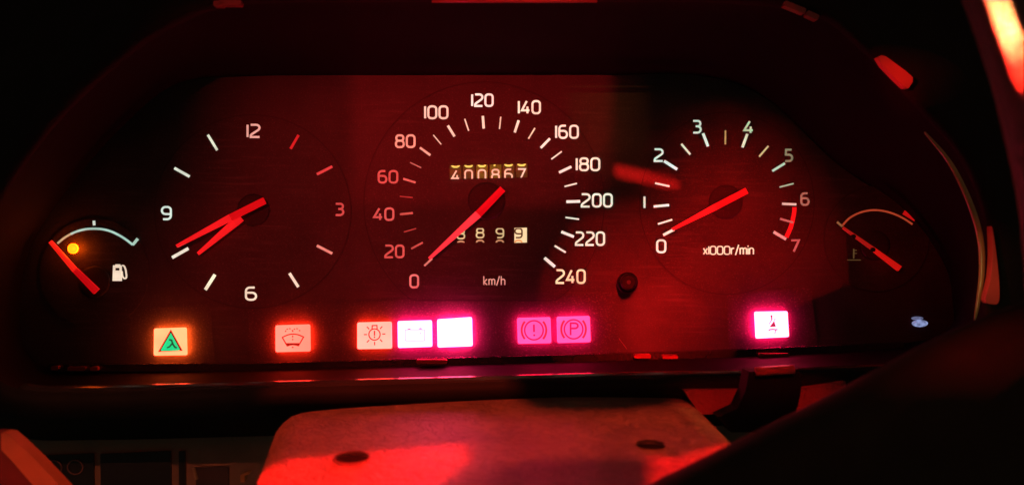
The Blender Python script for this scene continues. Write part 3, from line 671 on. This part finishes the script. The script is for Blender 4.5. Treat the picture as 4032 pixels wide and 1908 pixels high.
# ------------------------------------------------------------------ steering column cover
def cover():
    t = thing('steering_column_cover', 'beige grained column cover with two screw holes, lit red, below the dials', 'column cover', loc=(-.01, -.11, -.09))
    nu, nv = 90, 60; V = []
    y_back, y_front = -.052, -.190
    # outline taken on the top plane: (x at back, x at front) for each side
    zc = lambda y: ZC+SLOPE*(y-YC)
    lb = X(1095, 1600); rb = X(2722, 1528); lf = X(962, 1908); rf = X(2945, 1740)
    def edge(a, b, y): return a.x+(b.x-a.x)*(y-a.y)/(b.y-a.y)
    rows = []
    for j in range(nv+1):
        v = j/nv; row = []
        for i in range(nu+1):
            u = -1+2*i/nu
            row.append((u, v))
        rows.append(row)
    for row in rows:
        for u, v in row:
            # v 0..0.16 is the back face and its rounded edge
            rad = .010
            if v < .18:
                a = (v/.18)*PI/2; yb = lb.y+(rb.y-lb.y)*(u+1)/2; y = yb-rad*(1-math.cos(a)); dz = -rad*(1-math.sin(a))-(0.02 if v == 0 else 0)
            else:
                yb = lb.y+(rb.y-lb.y)*(u+1)/2; y = yb-rad+(y_front-yb+rad)*(v-.18)/.82; dz = 0
            xl = edge(lb, lf, y); xr = edge(rb, rf, y)
            au = abs(u); s = .86; rx = (xr-xl)/2; xc = (xl+xr)/2
            if au <= s: x = xc+u/s*(rx-rad)*1.0; dz2 = 0
            else:
                b = (au-s)/(1-s)
                if b < .75: a2 = b/.75*PI/2; x = xc+math.copysign(rx-rad+rad*math.sin(a2), u); dz2 = -rad*(1-math.cos(a2))
                else: x = xc+math.copysign(rx+.004*(b-.75)/.25, u); dz2 = -rad-.04*(b-.75)/.25
            # corner rounding at the back
            cor = max(0, (au-.70)/.30)
            if v < .5: y -= .012*cor**3*(1-v/.5)
            V.append(Vector((x, y, zc(y)+dz+dz2+.0015*(1-u*u))))
    F = [(j*(nu+1)+i, j*(nu+1)+i+1, (j+1)*(nu+1)+i+1, (j+1)*(nu+1)+i) for j in range(nv) for i in range(nu)]
    shell = mesh_obj('top_shell', V, F, M_COVER, t, smooth=True)
    # screw holes bored through the shell
    for hx, hy, rad in ((1386, 1815, .0051), (2562, 1766, .0047)):
        q = X(hx, hy)
        mb = MB(); n = 36
        ringv = []
        for rr, dz in ((rad*1.0, -.0004), (rad*1.0, -.0006), (rad*.99, -.001), (rad*.97, -.004), (rad*.95, -.012)):
            ringv += [q+Vector((rr*math.cos(2*PI*k/n), rr*math.sin(2*PI*k/n), dz+.0012)) for k in range(n)]
        mb.add(ringv, [(j*n+k, j*n+(k+1) % n, (j+1)*n+(k+1) % n, (j+1)*n+k) for j in range(4) for k in range(n)]+[tuple(range(4*n, 5*n))])
        h = mb.build('screw_hole', M_HOLE, t, smooth=True)
        mb = MB(); tube(mb, [q+Vector((rad*1.03*math.cos(2*PI*k/n), rad*1.03*math.sin(2*PI*k/n), .0012-SLOPE*-rad*math.sin(2*PI*k/n)*1)) for k in range(n)], .0003, 8, closed=True); mb.build('hole_rim', M_COVER, h, smooth=True)
        mb = MB(); tube(mb, [q+Vector((0, 0, -.0098)), q+Vector((0, 0, -.0035))], rad*.55, 16); mb.build('screw', plastic('dull_screw_steel', (.05, .045, .04), rough=.5), h)
        cut = bmesh.new(); bmesh.ops.create_cone(cut, cap_ends=True, segments=n, radius1=rad, radius2=rad, depth=.03, matrix=Matrix.Translation(q)); cm = bpy.data.meshes.new('cutter'); cut.to_mesh(cm); cut.free()
        co = bpy.data.objects.new('cutter', cm); COL.objects.link(co)
        mod = shell.modifiers.new('hole', 'BOOLEAN'); mod.operation = 'DIFFERENCE'; mod.object = co; mod.solver = 'EXACT'
        bpy.context.view_layer.update()
        dg = bpy.context.evaluated_depsgraph_get(); me = bpy.data.meshes.new_from_object(shell.evaluated_get(dg))
        print('cover polys', len(me.polygons))
        if len(me.polygons) > 1000:
            shell.modifiers.clear(); shell.data = me
        else: shell.modifiers.clear()
        bpy.data.objects.remove(co)
    return t
cover()

# ------------------------------------------------------------------ lower dash behind and beside the cover
ld = thing('lower_dashboard', 'beige lower dashboard panel below the instrument panel, holding dark switches', 'dashboard panel', loc=tuple(P(900, 1750, .03)))
mb = MB()
D1 = .040
def panel(x0, x1, y0, y1, d=D1, th=.004, sl=-.02):
    return [(x0, y0-(x0)*0), (x1, y0+(x1-x0)*sl), (x1, y1+(x1-x0)*sl), (x0, y1)], d, th
prism(mb, [(-200, 1736), (1150, 1700), (2000, 1690), (3600, 1660), (3600, 2300), (-200, 2300)], D1, .004)
mb.build('panel', M_TRIM, ld)
sw = [((160, 1792), (368, 1784), (372, 2100), (160, 2100)), ((395, 1786), (672, 1774), (676, 2100), (398, 2100)), ((704, 1776), (728, 1774), (728, 2100), (704, 2100))]
for i, q in enumerate(sw):
    mb = MB(); prism(mb, list(q), D1+.0012, .0008)
    mb.build('switch_recess' if i == 2 else 'switch', M_DARK, ld)
swo = [o for o in bpy.data.objects if o.parent == ld and o.name.startswith('switch') and 'recess' not in o.name][0]
for cx_, cy_ in ((212, 1840), (295, 1838)):
    mb = MB(); stroke(mb, disc(cx_, cy_, 30, 28, 24), 4, d=D1+.0018, closed=True); mb.build('switch_symbol', plastic('faint_symbol_print', (.16, .09, .07), rough=.5), swo)
mb = MB(); prism(mb, [(765, 1838), (900, 1834), (900, 2100), (790, 2100)], D1+.0012, .0008); mb.build('vent_slot', plastic('dark_brown_slot', (.06, .04, .03), rough=.5), ld)
mb = MB(); tube(mb, [P(762, 1840, D1+.003), P(775, 1885, D1+.003)], .0006, 8); mb.build('vent_lever', plastic('olive_lever', (.25, .2, .1), rough=.4), ld)
mb = MB(); stroke(mb, [(948, 1872), (975, 1862), (980, 1864)], 8, d=.05, th=.004); stroke(mb, [(955, 1872), (955, 1896)], 16, d=.05, th=.004)
o = mb.build('ignition_key_barrel', plastic('brass_barrel', (.5, .25, .06), rough=.3), None); o.name = 'ignition_barrel'; o['label'] = 'small brassy ignition barrel peeping out beside the column cover'; o['category'] = 'ignition barrel'

# slanting trim strip in the near corner
ts = thing('door_trim_strip', 'slanting orange-lit beige trim strip in the lower corner, crossing the dark switches', 'trim strip', loc=tuple(P(100, 1830, .10)))
mb = MB(); prism(mb, [(5, 1704), (30, 1708), (62, 1736), (110, 1780), (165, 1835), (240, 1915), (400, 2100), (320, 2100), (130, 1908), (40, 1806), (5, 1770)], .10, .006)
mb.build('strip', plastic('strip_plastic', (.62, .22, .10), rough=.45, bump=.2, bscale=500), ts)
mb = MB(); prism(mb, [(-300, 1700), (5, 1704), (5, 1770), (40, 1806), (130, 1908), (320, 2100), (-300, 2100)], .098, .006)
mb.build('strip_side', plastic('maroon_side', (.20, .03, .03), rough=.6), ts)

# stalk bracket and its neighbours under the bezel
sb = thing('wiper_stalk', 'black wiper stalk mount hanging under the bezel beside the beige column cover', 'stalk', loc=tuple(P(3050, 1560, .07)))
mb = MB(); prism(mb, [(2950, 1462), (3140, 1454), (3160, 1475), (3150, 1560), (3128, 1640), (3290, 1700), (2880, 1700), (2830, 1640), (2905, 1605), (2935, 1540)], .080, .008); mb.build('mount', plastic('stalk_black', (.005, .005, .005), rough=.7, spec=.15), sb)
mb = MB(); tube(mb, [P(2975+i*30, 1463-i*2.0, .081) for i in range(6)], .0016, 10); mb.build('mount_highlight', plastic('red_highlight_gloss', (.3, .05, .05), rough=.3), sb, smooth=True)  # red highlight along the mount's top put into the colour
cp = thing('carpet_lined_panel', 'red-lit rough textured panel behind the black stalk mount', 'panel', loc=tuple(P(2900, 1590, .05)))
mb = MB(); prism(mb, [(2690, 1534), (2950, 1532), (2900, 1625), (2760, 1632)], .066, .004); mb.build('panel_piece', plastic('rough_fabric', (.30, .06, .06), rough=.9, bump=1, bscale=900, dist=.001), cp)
mb = MB(); prism(mb, [(3150, 1528), (3330, 1500), (3330, 1640), (3130, 1640)], .066, .004); mb.build('panel_piece', MC['rough_fabric'], cp)

# red reflections beyond the bezel, built as red-coloured pieces
pt = thing('wedge_glint', 'small wedge of pale trim catching red light above the curve of the bezel', 'trim', loc=tuple(P(3525, 280, .068)))
mb = MB(); prism(mb, [(3456, 226), (3470, 218), (3488, 222), (3570, 282), (3594, 304), (3594, 322), (3578, 348), (3564, 346), (3520, 304), (3476, 258)], .066, .003); mb.build('glint_piece', plastic('red_glint_trim', (.5, .12, .09), rough=.6), pt)
pt = thing('sliver_glint', 'long narrow sliver of trim glowing red outside the olive moulding', 'trim', loc=tuple(P(3915, 1060, .068)))  # red reflection built as a red-coloured sliver, not a trim
mb = MB(); prism(mb, catmull([(3905, 890), (3918, 960), (3930, 1060), (3936, 1150), (3930, 1192), (3905, 1196), (3880, 1180), (3900, 1100), (3908, 1000)], 3), .068, .003); mb.build('glint_piece', MC['red_glint_trim'], pt)

# ------------------------------------------------------------------ steering wheel (close to the camera, out of focus)
wh = thing('steering_wheel', 'black leather steering wheel close to the viewer, its rim and spoke framing the dials', 'steering wheel', loc=tuple(P(4300, 1900, .20)))
dw = .185
rp = catmull([(3900, -500), (4010, -200), (4105, 60), (4185, 320), (4260, 640), (4300, 900), (4320, 1200)], 8, False)
mb = MB(); tube(mb, [P(x, y, dw) for x, y in rp], .0142, 28); mb.build('rim', M_WHEEL, wh, smooth=True)
sk = [(2480, 1990), (2560, 1908), (2700, 1838), (2896, 1740), (3050, 1662), (3209, 1585), (3400, 1483), (3600, 1376), (3800, 1280), (4050, 1180), (4300, 1090)]
mb = MB(); V = []; n = len(sk)
sk2 = catmull(sk, 4, False); n = len(sk2)
for off, dd in ((0, -.012), (-4, -.006), (6, 0), (40, .006), (110, .011), (260, .015), (600, .017), (1400, .017)):
    for x, y in sk2: V.append(P(x+off*.45, y+off*.9, .17+dd))
mb.add(V, [(j*n+i, j*n+i+1, (j+1)*n+i+1, (j+1)*n+i) for j in range(7) for i in range(n-1)]); mb.build('spoke', plastic('black_spoke_plastic', (.020, .022, .015), rough=.75, spec=.15, bump=.5, bscale=500), wh, smooth=True)

RACK = thing('light_mask_rack', 'black slotted plates in front of the red lamps behind the viewer', 'lamp rack', loc=(0, -.62, .1))
# added plates out of view, each opening cut to shape its lamp's light patch
for L, ax, u, v, o0, q, rad, p in LIGHT_MASKS:
    n = 72; out = []; cx_ = sum(t[0] for t in q)/len(q); cy_ = sum(t[1] for t in q)/len(q)
    hole = []
    for i in range(n):
        a = 2*PI*i/n; dx, dy = math.cos(a), math.sin(a); best = 0
        for j in range(len(q)):
            (x1, y1), (x2, y2) = q[j], q[(j+1) % len(q)]
            ex, ey = x2-x1, y2-y1; den = dx*ey-dy*ex
            if abs(den) < 1e-12: continue
            t = ((x1-cx_)*ey-(y1-cy_)*ex)/den; m = ((x1-cx_)*dy-(y1-cy_)*dx)/den
            if t > 0 and -1e-6 <= m <= 1+1e-6: best = max(best, t)
        hole.append((cx_+dx*best, cy_+dy*best)); 
        out.append((math.cos(a)*rad, math.sin(a)*rad))
    V = []
    for k in (0, .0006):
        V += [o0+u*x+v*y+ax*k for x, y in hole]; V += [o0+u*x+v*y+ax*k for x, y in out]
    F = []
    for i in range(n):
        j = (i+1) % n
        F += [(i, j, n+j, n+i), (2*n+i, 3*n+i, 3*n+j, 2*n+j), (i, 2*n+i, 2*n+j, j), (n+i, n+j, 3*n+j, 3*n+i)]
    mesh_obj('light_mask_plate', V, F, M_DARK, RACK)
